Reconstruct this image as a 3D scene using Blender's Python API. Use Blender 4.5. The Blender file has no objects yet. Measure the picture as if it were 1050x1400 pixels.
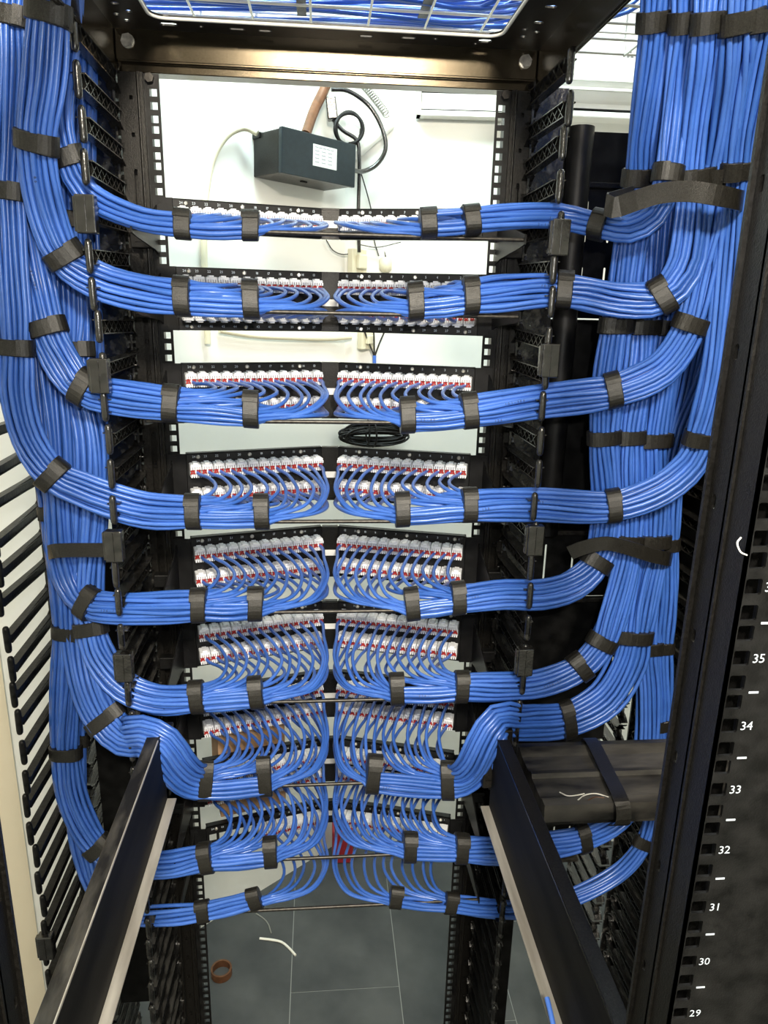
import bpy, bmesh, math, random
from mathutils import Vector, Matrix, noise
from mathutils.geometry import tessellate_polygon
random.seed(7)
sc = bpy.context.scene
C = sc.collection
PI = math.pi
# ---------------------------------------------------------------- camera
BR = Vector((0.996166576, -0.084756774, 0.021643513)); BU = Vector((0.002555716, 0.275514134, 0.961293623)); BF = Vector((0.087439240, 0.957553263, -0.274674586)); FPX = 998.63469; CAM = Vector((-0.016502847, -1.098981770, -0.044370460))
cd = bpy.data.cameras.new('camera'); cam = bpy.data.objects.new('camera', cd); C.objects.link(cam)
m = Matrix((BR, BU, -BF)).transposed().to_4x4(); m.translation = CAM
cam.matrix_world = m
cd.sensor_fit = 'VERTICAL'; cd.sensor_height = 36; cd.lens = FPX / 1400 * 36
cd.clip_start = 0.02; cd.clip_end = 50
sc.camera = cam
# ---------------------------------------------------------------- world, lamps, exposure
w = bpy.data.worlds.new('world'); sc.world = w; w.use_nodes = True
w.node_tree.nodes['Background'].inputs[0].default_value = (.8, .9, 1, 1)
w.node_tree.nodes['Background'].inputs[1].default_value = .10
sc.view_settings.view_transform = 'Standard'; sc.view_settings.look = 'None'
sc.view_settings.gamma = 1; sc.view_settings.use_curve_mapping = False
sc.view_settings.exposure = 0.0
def area(name, loc, target, size, power, col):
    l = bpy.data.lights.new(name, 'AREA'); l.shape = 'RECTANGLE'; l.size, l.size_y = size; l.energy = power; l.color = col
    o = bpy.data.objects.new(name, l); C.objects.link(o); o.location = loc
    o.rotation_euler = (Vector(target) - Vector(loc)).to_track_quat('-Z', 'Y').to_euler()
    return o
area('ceiling_lamp_rear', (0.10, -2.1, .89), (0, -.4, -.1), (.36, .20), 78, (1, .90, .74))
area('phone_flash', (.03, -1.12, .03), (.03, 0, -.25), (.02, .02), 3.5, (1, .97, .93))
area('cool_fill_aisle', (-.15, .45, 1.15), (-.1, .7, -1), (.9, .25), 32, (.78, 1, .98))  # unseen cool fill, added to tint and brighten the lower wall
area('aisle_lamp_right', (1.0, .2, 1.1), (.9, .6, -1), (.5, .3), 9, (.9, .97, 1))

# ---------------------------------------------------------------- pixel -> point at a given depth (frame 1050x1400)
def ray(px, py): return BF + BR*((px-525)/FPX) - BU*((py-700)/FPX)
def atY(px, py, Y): d = ray(px, py); return CAM + d*((Y-CAM.y)/d.y)
def atZ(px, py, Z): d = ray(px, py); return CAM + d*((Z-CAM.z)/d.z)
def atX(px, py, X): d = ray(px, py); return CAM + d*((X-CAM.x)/d.x)

# ---------------------------------------------------------------- materials
def mat(name, col, rough=.5, metal=0, var=.0, scale=60, bump=0, bscale=300, spec=.5, emit=None, coat=0, stretch=(1,1,1), col2=None, lo=.35, hi=.65):
    M = bpy.data.materials.new(name); M.use_nodes = True; nt = M.node_tree; b = nt.nodes['Principled BSDF']
    b.inputs['Base Color'].default_value = (*col, 1); b.inputs['Roughness'].default_value = rough; b.inputs['Metallic'].default_value = metal
    b.inputs['Specular IOR Level'].default_value = spec
    if coat: b.inputs['Coat Weight'].default_value = coat
    tc = nt.nodes.new('ShaderNodeTexCoord'); mp = nt.nodes.new('ShaderNodeMapping'); mp.inputs['Scale'].default_value = stretch
    nt.links.new(tc.outputs['Object'], mp.inputs[0])
    if var or col2:
        n = nt.nodes.new('ShaderNodeTexNoise'); n.inputs['Scale'].default_value = scale; n.inputs['Detail'].default_value = 5
        nt.links.new(mp.outputs[0], n.inputs['Vector'])
        r = nt.nodes.new('ShaderNodeValToRGB'); r.color_ramp.elements[0].position = lo; r.color_ramp.elements[1].position = hi
        c2 = col2 if col2 else tuple(min(1, c*(1+var)+var*.02) for c in col)
        r.color_ramp.elements[0].color = (*(col if col2 else tuple(c*(1-var) for c in col)), 1); r.color_ramp.elements[1].color = (*c2, 1)
        nt.links.new(n.outputs[0], r.inputs[0]); nt.links.new(r.outputs[0], b.inputs['Base Color'])
    if bump:
        n2 = nt.nodes.new('ShaderNodeTexNoise'); n2.inputs['Scale'].default_value = bscale; n2.inputs['Detail'].default_value = 3
        nt.links.new(mp.outputs[0], n2.inputs['Vector'])
        bp = nt.nodes.new('ShaderNodeBump'); bp.inputs['Strength'].default_value = bump; bp.inputs['Distance'].default_value = .001
        nt.links.new(n2.outputs[0], bp.inputs['Height']); nt.links.new(bp.outputs[0], b.inputs['Normal'])
    if emit:
        b.inputs['Emission Color'].default_value = (*emit[0], 1); b.inputs['Emission Strength'].default_value = emit[1]
    return M
M_coat  = mat('black_powder_coat', (.010, .009, .0075), .32, .4, .25, 400, .3, 900, spec=.4)
M_beam  = mat('brown_black_metal', (.062, .050, .033), .17, .9, .12, 400, .08, 1200)
M_rack  = mat('black_rack_steel', (.0045, .0045, .0045), .36, 0, .3, 60, .2, 700, spec=.22)
M_panel = mat('black_panel_steel', (.004, .004, .0045), .45, 0, .2, 50, .15, 600, spec=.28)
M_dark  = mat('black_sheet', (.003, .003, .003), .5, 0, .3, 40, spec=.15)
M_plas  = mat('black_plastic', (.008, .0075, .0065), .22, 0, .5, 90, .4, 260, spec=.95)
M_blade = mat('matt_black_plastic', (.004, .004, .004), .38, 0, .4, 120, .5, 200, spec=.2)
M_dust_sheen = mat('dusty_sheen_black_plastic', (.005, .005, .005), .26, 0, 0, 70, .7, 140, spec=.7, stretch=(1, .22, 1), col2=(.11, .108, .10), lo=.50, hi=.78)  # grey streaks: dust plus glossy reflections painted into the base colour
M_cable = [mat('blue_pvc_%d' % i, c, .29, 0, .08, 30, .10, 500, spec=.65) for i, c in enumerate([(.046,.142,.54), (.060,.168,.60), (.038,.125,.48)])]
M_strap = mat('black_hook_and_loop', (.008, .007, .005), .34, 0, .5, 700, .35, 1500, spec=.5)
M_jack  = mat('white_jack_plastic', (.90, .92, .96), .4, 0, .06, 200)
M_red   = mat('red_wire', (.42, .02, .015), .5)
M_print = mat('white_print', (.58, .66, .74), .6)
M_ink   = mat('black_ink', (.004, .005, .02), .6)
M_steel = mat('zinc_screw', (.55, .53, .48), .3, .9, .2, 200)
M_bar   = mat('grey_steel_bar', (.045, .041, .036), .36, .6, .3, 200)
M_wall  = mat('white_wall_paint', (.81, .81, .765), .8, 0, .03, 3)
M_wall2 = mat('lilac_white_wall', (.60, .62, .68), .8, 0, .04, 3)
M_wire  = mat('white_coated_wire', (.80, .78, .70), .4)
M_galv  = mat('galvanised_wire', (.45, .45, .42), .35, .7)
M_tile  = mat('slate_tile', (.034, .038, .040), .55, 0, 0, 6, .3, 60, col2=(.070, .075, .075))
M_grout = mat('grout', (.26, .27, .26), .9)
M_raw   = mat('worn_bare_metal', (.38, .35, .30), .45, .5, 0, 40, .4, 120, col2=(.72, .68, .60), stretch=(1, .15, 1))
M_railm = mat('black_rail_steel', (.004, .004, .004), .6, 0, 0, 30, .1, 300, spec=.12, col2=(.014, .013, .012), stretch=(1, .2, 1))
M_cream = mat('cream_plastic', (.70, .66, .50), .45)
M_card  = mat('cardboard', (.36, .22, .12), .85, 0, .12, 30)
M_copper= mat('brown_pipe', (.13, .052, .02), .4, .2, .2, 60)
M_tan   = mat('tan_door_frame', (.55, .42, .26), .7)
M_redp  = mat('red_plastic', (.35, .02, .03), .4)
M_white = mat('white_enamel', (.80, .80, .76), .35, 0, .02, 8)
M_box   = mat('charcoal_box_lid', (.009, .018, .024), .32, .2, .1, 90)
M_light = mat('lit_diffuser', (1, 1, 1), .5, emit=((1, .95, .85), 6))

# ---------------------------------------------------------------- mesh helpers
class MB:
    def __init__(s): s.v = []; s.f = []; s.mi = []; s.sm = []
    def add(s, vs, fs, mi=0, smooth=False):
        o = len(s.v); s.v += [tuple(v) for v in vs]; s.f += [tuple(i+o for i in f) for f in fs]; s.mi += [mi]*len(fs); s.sm += [smooth]*len(fs); return s
    def box(s, x0, x1, y0, y1, z0, z1, mi=0, M=None):
        x0, x1 = min(x0,x1), max(x0,x1); y0, y1 = min(y0,y1), max(y0,y1); z0, z1 = min(z0,z1), max(z0,z1)
        vs = [Vector((x, y, z)) for x in (x0, x1) for y in (y0, y1) for z in (z0, z1)]
        if M: vs = [M @ v for v in vs]
        return s.add(vs, [(0,1,3,2), (4,6,7,5), (0,4,5,1), (2,3,7,6), (0,2,6,4), (1,5,7,3)], mi)
    def bevbox(s, x0, x1, y0, y1, z0, z1, bv, mi=0, M=None):
        x0, x1 = min(x0,x1), max(x0,x1); y0, y1 = min(y0,y1), max(y0,y1); z0, z1 = min(z0,z1), max(z0,z1)
        bm = bmesh.new(); bmesh.ops.create_cube(bm, size=1)
        for v in bm.verts: v.co = Vector(((x0+x1)/2+v.co.x*(x1-x0), (y0+y1)/2+v.co.y*(y1-y0), (z0+z1)/2+v.co.z*(z1-z0)))
        bmesh.ops.bevel(bm, geom=bm.edges[:], offset=bv, segments=2, affect='EDGES', profile=.5)
        bm.verts.index_update()
        vs = [(M @ v.co) if M else v.co.copy() for v in bm.verts]; fs = [[v.index for v in f.verts] for f in bm.faces]; bm.free()
        return s.add(vs, fs, mi, False)
    def tube(s, pts, r, n=8, mi=0, cap=True, closed=False):
        pts = [Vector(p) for p in pts]; N = len(pts); vs = []; fs = []
        T0 = (pts[1]-pts[0]).normalized(); u = T0.orthogonal().normalized()
        for i, p in enumerate(pts):
            a = pts[i-1] if (i or closed) else p; b = pts[(i+1) % N] if (i < N-1 or closed) else p
            T = (b-a); T = T.normalized() if T.length > 1e-9 else T0
            u = (u - T*u.dot(T)); u = u.normalized() if u.length > 1e-6 else T.orthogonal().normalized()
            v = T.cross(u); rr = r(i/(N-1)) if callable(r) else r
            for k in range(n):
                a_ = 2*PI*k/n; vs.append(p + u*(math.cos(a_)*rr) + v*(math.sin(a_)*rr))
        for i in range(N if closed else N-1):
            j = (i+1) % N
            for k in range(n):
                k2 = (k+1) % n; fs.append((i*n+k, i*n+k2, j*n+k2, j*n+k))
        s.add(vs, fs, mi, True)
        if cap and not closed: s.add(vs[:n], [tuple(range(n))[::-1]], mi); s.add(vs[-n:], [tuple(range(n))], mi)
        return s
    def plate(s, outer, holes, fn, th, mi=0):
        """flat sheet with real holes: 2-D loops, fn(u,v,w)->point, thickness th"""
        loops = [outer] + holes
        tris = tessellate_polygon([[Vector((x, y, 0)) for x, y in l] for l in loops])
        flat = [p for l in loops for p in l]; n = len(flat)
        vs = [fn(x, y, 0) for x, y in flat] + [fn(x, y, th) for x, y in flat]; fs = []
        for t in tris: fs.append(tuple(t)); fs.append(tuple(i+n for i in reversed(t)))
        o = 0
        for l in loops:
            L = len(l)
            for i in range(L): j = (i+1) % L; fs.append((o+i, o+j, n+o+j, n+o+i))
            o += L
        return s.add(vs, fs, mi)
    def build(s, name, mats, parent=None, loc=None, fix=True):
        me = bpy.data.meshes.new(name); me.from_pydata(s.v, [], s.f)
        mats = mats if isinstance(mats, (list, tuple)) else [mats]
        for m_ in mats: me.materials.append(m_)
        me.polygons.foreach_set('material_index', s.mi); me.polygons.foreach_set('use_smooth', s.sm); me.update()
        if fix:
            bm = bmesh.new(); bm.from_mesh(me); bmesh.ops.recalc_face_normals(bm, faces=bm.faces[:]); bm.to_mesh(me); bm.free()
        o = bpy.data.objects.new(name, me); C.objects.link(o)
        if parent: o.parent = parent
        if loc: o.location = loc
        return o
def empty(name, loc=(0,0,0)):
    o = bpy.data.objects.new(name, None); C.objects.link(o); o.location = loc; o.empty_display_size = .01; return o
def tag(o, label=None, cat=None, group=None, kind=None):
    if label: o['label'] = label
    if cat: o['category'] = cat
    if group: o['group'] = group
    if kind: o['kind'] = kind
    return o
def thing(name, label, cat, loc=(0,0,0), group=None): return tag(empty(name, loc), label, cat, group)
def inst(o, parent=None, loc=None, name=None):
    c = o.copy(); C.objects.link(c); c.parent = parent
    if loc is not None: c.location = loc
    return c
def crom(P, step):
    P = [Vector(p) for p in P]; out = [P[0]]
    for i in range(len(P)-1):
        p0 = P[i-1] if i else P[0]*2-P[1]; p1 = P[i]; p2 = P[i+1]; p3 = P[i+2] if i+2 < len(P) else P[-1]*2-P[-2]
        # centripetal
        t0 = 0; t1 = max((p1-p0).length, 1e-5)**.5; t2 = t1+max((p2-p1).length, 1e-5)**.5; t3 = t2+max((p3-p2).length, 1e-5)**.5
        n = max(2, int(round((p2-p1).length/step)))
        for k in range(1, n+1):
            t = t1+(t2-t1)*k/n
            A1 = p0*((t1-t)/(t1-t0))+p1*((t-t0)/(t1-t0)); A2 = p1*((t2-t)/(t2-t1))+p2*((t-t1)/(t2-t1)); A3 = p2*((t3-t)/(t3-t2))+p3*((t-t2)/(t3-t2))
            B1 = A1*((t2-t)/(t2-t0))+A2*((t-t0)/(t2-t0)); B2 = A2*((t3-t)/(t3-t1))+A3*((t-t1)/(t3-t1))
            out.append(B1*((t2-t)/(t2-t1))+B2*((t-t1)/(t2-t1)))
    return out
def rrect(cx, cy, w_, h_, r, n=3):
    out = []
    for (sx, sy, a0) in ((1,1,0), (-1,1,90), (-1,-1,180), (1,-1,270)):
        for k in range(n+1):
            a = math.radians(a0+90*k/n); out.append((cx+sx*(w_/2-r)+r*math.cos(a), cy+sy*(h_/2-r)+r*math.sin(a)))
    return out
glyphs = {}
def glyph(ch):
    if ch not in glyphs:
        cu = bpy.data.curves.new('g', 'FONT'); cu.body = ch; cu.size = 1; cu.resolution_u = 2
        o = bpy.data.objects.new('g', cu); C.objects.link(o); dg = bpy.context.evaluated_depsgraph_get()
        me = bpy.data.meshes.new_from_object(o.evaluated_get(dg))
        vs = [tuple(v.co) for v in me.vertices]; fs = [tuple(p.vertices) for p in me.polygons]
        wd = max([v[0] for v in vs] or [.3])+.06
        bpy.data.objects.remove(o); bpy.data.curves.remove(cu); bpy.data.meshes.remove(me); glyphs[ch] = (vs, fs, wd)
    return glyphs[ch]
def text(mb, s_, org, ux, uz, size, mi=0, bold=0):
    """flat print; centred on org, ux/uz the directions of writing and up"""
    tot = sum(glyph(c)[2] if c != ' ' else .3 for c in s_)*size; x = -tot/2; org = Vector(org); ux = Vector(ux).normalized(); uz = Vector(uz).normalized()
    for c in s_:
        if c == ' ': x += .3*size; continue
        vs, fs, wd = glyph(c)
        mb.add([org + ux*(x+v[0]*size) + uz*((v[1]-.35)*size) for v in vs], fs, mi); x += wd*size
def hexhead(mb, cx, y, cz, r, h, mi=0):
    vs = []
    for yy in (y, y-h):
        for k in range(6): a = PI/3*k+.2; vs.append((cx+math.cos(a)*r, yy, cz+math.sin(a)*r))
    mb.add(vs, [(0,1,2,3,4,5), (11,10,9,8,7,6)]+[(k, (k+1) % 6, 6+(k+1) % 6, 6+k) for k in range(6)], mi)

U = .04445
FZ = -1.87          # floor
CZ = 1.25           # ceiling
# ================================================================ THE SETTING
fl = tag(MB().box(-2.2, 2.2, -2.8, 2.0, FZ-.05, FZ-.0012).build('floor', M_grout), kind='structure')
tl = None
for ix, x0 in enumerate((-1.0, -.7, -.4, -.1, .2, .5, .8)):
    for iy in range(-1, 4):
        off = .48 if ix == 3 else (.38 if ix % 2 else .36)
        y0 = off - 1.2 + .6*iy + (.3 if ix in (1, 5) else 0)
        t_ = MB().box(.0012, .2988, .0012, .5988, 0, .006)
        if tl is None: tl = t_.build('tile', M_tile, fl, (x0, y0, FZ-.006))
        else: inst(tl, fl, (x0, y0, FZ-.006 + random.uniform(-.0004, .0004)))
# back wall right of the corner, oblique wall left of it
K0 = Vector((.055, 1.06)); KD = Vector((-.78, -.623))
def slab(name, a, b, th, z0, z1, m_, kind='structure'):
    a = Vector(a); b = Vector(b); n = Vector((-(b-a).y, (b-a).x)).normalized()*th
    mb = MB(); q = [a, b, b+n, a+n]
    vs = [(p.x, p.y, z) for z in (z0, z1) for p in q]
    mb.add(vs, [(0,1,2,3), (7,6,5,4), (0,1,5,4), (1,2,6,5), (2,3,7,6), (3,0,4,7)])
    return tag(mb.build(name, m_), kind=kind)
slab('wall_back', K0, (2.2, .93), .05, FZ, CZ, M_wall)
W1 = K0 + KD*1.0
slab('wall_back_left', K0, W1, -.05, FZ, CZ, M_wall)
slab('wall_left', W1, (-2.2, W1.y-.2), -.05, FZ, CZ, M_wall)
slab('wall_right', (1.9, .95), (1.9, -2.7), .05, FZ, CZ, M_wall)
slab('wall_front', (1.9, -2.7), (-2.2, -2.7), .05, FZ, CZ, M_wall)
slab('wall_side', (-2.15, -2.7), (-2.15, .4), .05, FZ, CZ, M_wall)
tag(MB().box(-2.3, 2.2, -2.8, 2.0, CZ, CZ+.05).build('ceiling', M_wall), kind='structure')

# ================================================================ THE RACK
XL, XR, YN = -.2255, .2255, -.734
ZB, ZT = FZ+.02, .292
rack = thing('server_rack', 'black steel server rack frame with square-holed posts and numbered rear upright', 'rack', (0, 0, FZ))
def lz(z): return z-FZ
def post_front(sd):
    e = .2255
    mb = MB()
    # mounting strip with square holes (three to a unit), real openings
    x0, x1, x2, x3 = e, e+.0035, e+.0130, e+.0200
    mb.box(sd*x2, sd*x3, 0, .002, lz(ZB), lz(.238)); mb.box(sd*x0, sd*x1, 0, .002, lz(ZB), lz(.238))
    k = 5
    zc = []
    z = 5*U
    while z > ZB+.05:
        for d in (.00635, .022225, .0381): zc.append(z-d)
        z -= U
    prev = .238
    for c in zc:
        mb.box(sd*x1, sd*x2, 0, .002, lz(c+.0045), lz(prev)); prev = c-.0045
    mb.box(sd*x1, sd*x2, 0, .002, lz(ZB), lz(prev))
    s_ = mb.build('mounting_strip', M_rack, rack)
    # raised channel beside it
    mb = MB(); a, b = e+.0200, e+.0500
    mb.box(sd*a, sd*(a+.003), -.006, .05, lz(ZB), lz(.238))
    mb.box(sd*(a+.003), sd*(a+.0065), -.0085, .05, lz(ZB), lz(.238))
    def fn(u, v, w_): return (sd*u, -.004+w_, v)
    holes = []
    z = .238-.03
    while z > ZB+.1:
        holes.append(rrect(a+.0165, lz(z), .0045, .0055, .0008, 1)); z -= U
    mb.plate([(a+.0065, lz(ZB)), (b, lz(ZB)), (b, lz(.238)), (a+.0065, lz(.238))], holes, fn, .002)
    mb.box(sd*(a+.007), sd*(b-.001), .012, .02, lz(ZB), lz(.238))
    mb.box(sd*b, sd*(b+.002), -.004, .06, lz(ZB), lz(.238))
    mb.tube([(sd*(a+.0058), -.0072, lz(ZB)), (sd*(a+.0058), -.0072, lz(.236))], .0022, 8)
    p = mb.build('front_post', M_coat, rack)
    return p
for sd in (-1, 1): post_front(sd)
# cage nuts where the panels are fixed
cn = None
for sd in (-1, 1):
    for zt, n in [(.0889, 1)] + [(-.13335*k, 2) for k in range(8)]:
        for dz in (.00635, U*n-.00635):
            if cn is None:
                mb = MB(); mb.box(-.0055, .0055, -.001, .004, -.0055, .0055); mb.box(-.0042, .0042, -.0022, -.001, -.0042, .0042)
                mb.tube([(0, -.002, 0), (0, -.0045, 0)], .0032, 10); mb.box(-.003, .003, -.0048, -.0044, -.0006, .0006)
                cn = mb.build('cage_nut', M_rack, rack, (sd*.2338, 0, lz(zt-dz)))
            else: inst(cn, rack, (sd*.2338, 0, lz(zt-dz)))
# rear uprights (nearest the lens)
def post_rear(sd, e, label):
    mb = MB(); holes = []; z0 = -.238+.5*U+8*U; z = z0
    zs = []
    while z > ZB+.08:
        for d in (.00635, .022225, .0381): holes.append(rrect(e+.0075, lz(z-d), .0098, .0095, .0008, 1))
        zs.append(z); z -= U
    def fn(u, v, w_): return (sd*u, YN+w_, v)
    mb.plate([(e, lz(ZB)), (e+.075, lz(ZB)), (e+.075, lz(.238)), (e, lz(.238))], holes[:], fn, .002)
    P = mb.build('rear_post', M_rack, rack)
    w_ = MB()
    holes = []
    z = .2
    while z > ZB+.1: holes.append(rrect(-.014, lz(z), .004, .009, .0015, 2)); z -= .0889
    def fw(u, v, t): return (sd*(e+.002+t), YN+.03-u*1.0, v)
    w_.box(sd*e, sd*(e+.002), YN, YN+.022, lz(ZB), lz(.238))
    w_.box(sd*(e-.0015), sd*(e+.002), YN+.022, YN+.0235, lz(ZB), lz(.238))
    w_.plate([(-.028, lz(ZB)), (.0065, lz(ZB)), (.0065, lz(.238)), (-.028, lz(.238))], holes, fw, .002)
    w_.box(sd*(e-.001), sd*(e+.002), YN+.050, YN+.053, lz(ZB), lz(.238))
    w_.box(sd*(e+.002), sd*(e+.03), YN+.030, YN+.032, lz(ZB), lz(.238))
    w_.build('post_web', M_coat, rack)
    if label:
        t = MB(); n0 = 42
        for i, zz in enumerate(zs):
            c = lz(zz-.022225); num = 35+8-i
            if num > 0:
                text(t, str(num), (sd*(e+.0180), YN-.0004, c), (1, 0, 0), (0, 0, 1), .0082)
                t.box(sd*(e+.0155), sd*(e+.0215), YN-.0004, YN-.0002, c-.0229, c-.0216)
        t.build('unit_numbers', M_print, rack)
post_rear(1, .2195, True); post_rear(-1, .2235, False)
# beams round the top
mb = MB(); mb.bevbox(-.279, .279, 0, .03, lz(.252), lz(.292), .0015); mb.bevbox(-.279, .279, .006, .032, lz(.240), lz(.2535), .001)
mb.box(-.276, .276, -.002, .0, lz(.2505), lz(.2522))
mb.build('top_beam', M_beam, rack)
for x in (-.262, .262):
    b_ = MB(); hexhead(b_, x, 0, lz(.274), .0082, .006); b_.tube([(x, .001, lz(.274)), (x, -.0012, lz(.274))], .0086, 16); b_.build('hex_bolt', M_steel, rack)
for x in (-.237, .237):
    b_ = MB(); hexhead(b_, x, -.001, lz(.232), .006, .006); b_.build('lower_bolt', M_bar, rack)
for sd in (-1, 1):
    mb = MB(); mb.bevbox(sd*.279, sd*.283, -.78, 0.02, lz(.240), lz(.296), .001); mb.box(sd*.279, sd*.30, -.78, 0.02, lz(.292), lz(.296)); mb.box(sd*.2755, sd*.279, -.78, 0, lz(.2405), lz(.2435))
    mb.build('side_beam', M_beam, rack)
mb = MB(); holes = [rrect(-.003, -.3925, .435, .685, .02, 5)]
for (x, y, ww, hh) in [(-.205,-.024,.022,.010), (-.12,-.020,.020,.006), (-.165,-.022,.006,.006), (-.085,-.019,.018,.006), (.045,-.020,.020,.006), (.1,-.022,.020,.006), (.135,-.024,.006,.006),
                       (.20,-.026,.018,.012), (-.255,-.03,.008,.008), (-.262,-.05,.008,.008), (-.245,-.062,.008,.008), (-.255,-.085,.01,.007), (.19,-.014,.006,.006), (.245,-.05,.008,.007), (.257,-.068,.008,.007), (.24,-.075,.007,.006), (.25,-.10,.012,.008), (-.25,-.12,.012,.007), (.25,-.15,.014,.008), (-.25,-.16,.014,.008)]:
    holes.append(rrect(x, y, ww, hh, min(ww, hh)*.48, 4))
mb.plate([(-.279, -.77), (.279, -.77), (.279, 0), (-.279, 0)], holes, lambda u, v, w_: (u, v, lz(.288)+w_), .002)
mb.build('top_plate', M_rack, rack)
MB().tube([(x, y-.0005, lz(.287)) for x, y in rrect(-.003, -.3925, .439, .689, .02, 6)], .0022, 6, closed=True).build('opening_edge_glint', M_wire, rack)  # pale rim added: light caught on the opening's edge, put into the colour
# side sheet metal next to the cable managers on the right
def slots(x0, x1, z0, z1, n, m_, name='slotted_panel', y=.035, rows=2):
    mb = MB(); holes = []
    H = (z1-z0)/rows
    for r in range(rows):
        for i in range(n): holes.append(rrect(x0+(x1-x0)*(i+.5)/n, lz(z0+H*(r+.5)), .0035, H*.62, .0017, 2))
    mb.plate([(x0, lz(z0)), (x1, lz(z0)), (x1, lz(z1)), (x0, lz(z1))], holes, lambda u, v, w_: (u, y+w_, v), .002)
    return mb.build(name, m_, rack)
slots(.29, .575, -.06, .125, 8, M_rack, rows=2)
MB().box(.29, .50, .03, .033, lz(.129), lz(.199)).build('blank_panel', M_dark, rack)
MB().box(.29, .575, .03, .033, lz(-.40), lz(-.062)).build('blank_panel', M_dark, rack)
slots(.29, .575, -.52, -.405, 6, M_rack, rows=1)
MB().box(.575, .578, -.70, .04, lz(ZB), lz(.17)).build('light_block_panel', M_dark, rack)  # added black sheet that keeps room light out and darkens the manager
MB().box(.29, .497, .03, .033, lz(-.80), lz(-.525)).build('blank_panel', M_dark, rack)
slots(.29, .47, -1.05, -.83, 6, M_rack, rows=3)
MB().box(.29, .47, .03, .033, lz(-.83), lz(-.80)).build('blank_panel', M_dark, rack)
MB().box(.29, .37, .06, .063, lz(-1.8), lz(-1.06)).build('blank_panel', M_dark, rack)
MB().box(-.40, -.29, .03, .033, lz(-1.35), lz(-.40)).build('blank_panel', M_dark, rack)
for z in (.127, -.402, -.522, -1.055): MB().bevbox(.285, .472, .018, .03, lz(z-.004), lz(z+.004), .0015).build('cross_strut', M_coat if z > 0 else M_bar, rack)
MB().tube([(.352, .012, lz(.20)), (.352, .012, lz(-.40))], .0185, 24).build('round_tube', M_panel, rack)

# ================================================================ VERTICAL CABLE MANAGERS
def finger_mesh(sd):
    """one cable finger reaching towards -Y; sd = which side the cap leans"""
    mb = MB(); L = .165
    mb.box(-.008, .008, -L, -.004, .0068, .0082); mb.box(-.006, .006, -L, -.004, -.0088, -.0074)
    mb.box(-.0006, .0006, -L, 0, -.0080, .0075)
    n = 7
    for i in range(n):
        y0 = -.006-(L-.012)*i/n; y1 = -.006-(L-.012)*(i+1)/n
        for (za, zb) in ((-.0075, .0068), (.0068, -.0075)):
            c = Vector((0, (y0+y1)/2, (za+zb)/2)); d = Vector((0, y1-y0, zb-za)); l = d.length
            R_ = Matrix.Translation(c) @ d.to_track_quat('Y', 'Z').to_matrix().to_4x4()
            mb.box(-.0045, .0045, -l/2, l/2, -.0006, .0006, 0, R_)
    # root fillets
    for s_ in (-1, 1):
        pts = [(0, .003, s_*.020), (0, -.004, s_*.0135), (0, -.018, s_*.0082)]
        for a, b in zip(pts, pts[1:]):
            a = Vector(a); b = Vector(b); d = b-a
            R_ = Matrix.Translation((a+b)/2) @ d.to_track_quat('Y', 'Z').to_matrix().to_4x4(); mb.box(-.008, .008, -d.length/2, d.length/2, -.0007, .0007, 0, R_)
    return mb
def blade_mesh():
    mb = MB(); L = .165; st = [(-.0, .013), (-.012, .0085), (-.06, .0072), (-L, .0050)]; vs = []
    for y, h in st:
        for sx, sz in ((-1, -1), (1, -1), (1, 1), (-1, 1)): vs.append((sx*.0035, y, sz*h))
    fs = [(0, 1, 2, 3), (12, 15, 14, 13)]
    for i in range(3):
        for k in range(4): fs.append((i*4+k, i*4+(k+1) % 4, i*4+4+(k+1) % 4, i*4+4+k))
    mb.add(vs, fs); mb.box(-.0055, .0055, -L, -.012, .0052, .0062); mb.box(-.0055, .0055, -L, -.012, -.0062, -.0052)
    return mb
def tip_mesh():
    mb = MB(); L = .165
    zs = [-.0195, -.0188, -.0165, -.012, .012, .0165, .0188, .0195]; rr = [.0012, .0028, .0042, .0046, .0046, .0042, .0028, .0012]
    pts = [(0, -L-.003, z) for z in zs]
    mb.tube(pts, lambda t: rr[min(7, int(round(t*7)))], 10); return mb
def latch_mesh():
    mb = MB(); mb.bevbox(-.011, .011, -.181, -.166, -.021, .021, .0015); mb.bevbox(-.014, -.009, -.178, -.17, -.019, .019, .001)
    mb.box(-.0006, .0006, -.1825, -.181, -.019, .019); return mb
FP = {}
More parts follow.
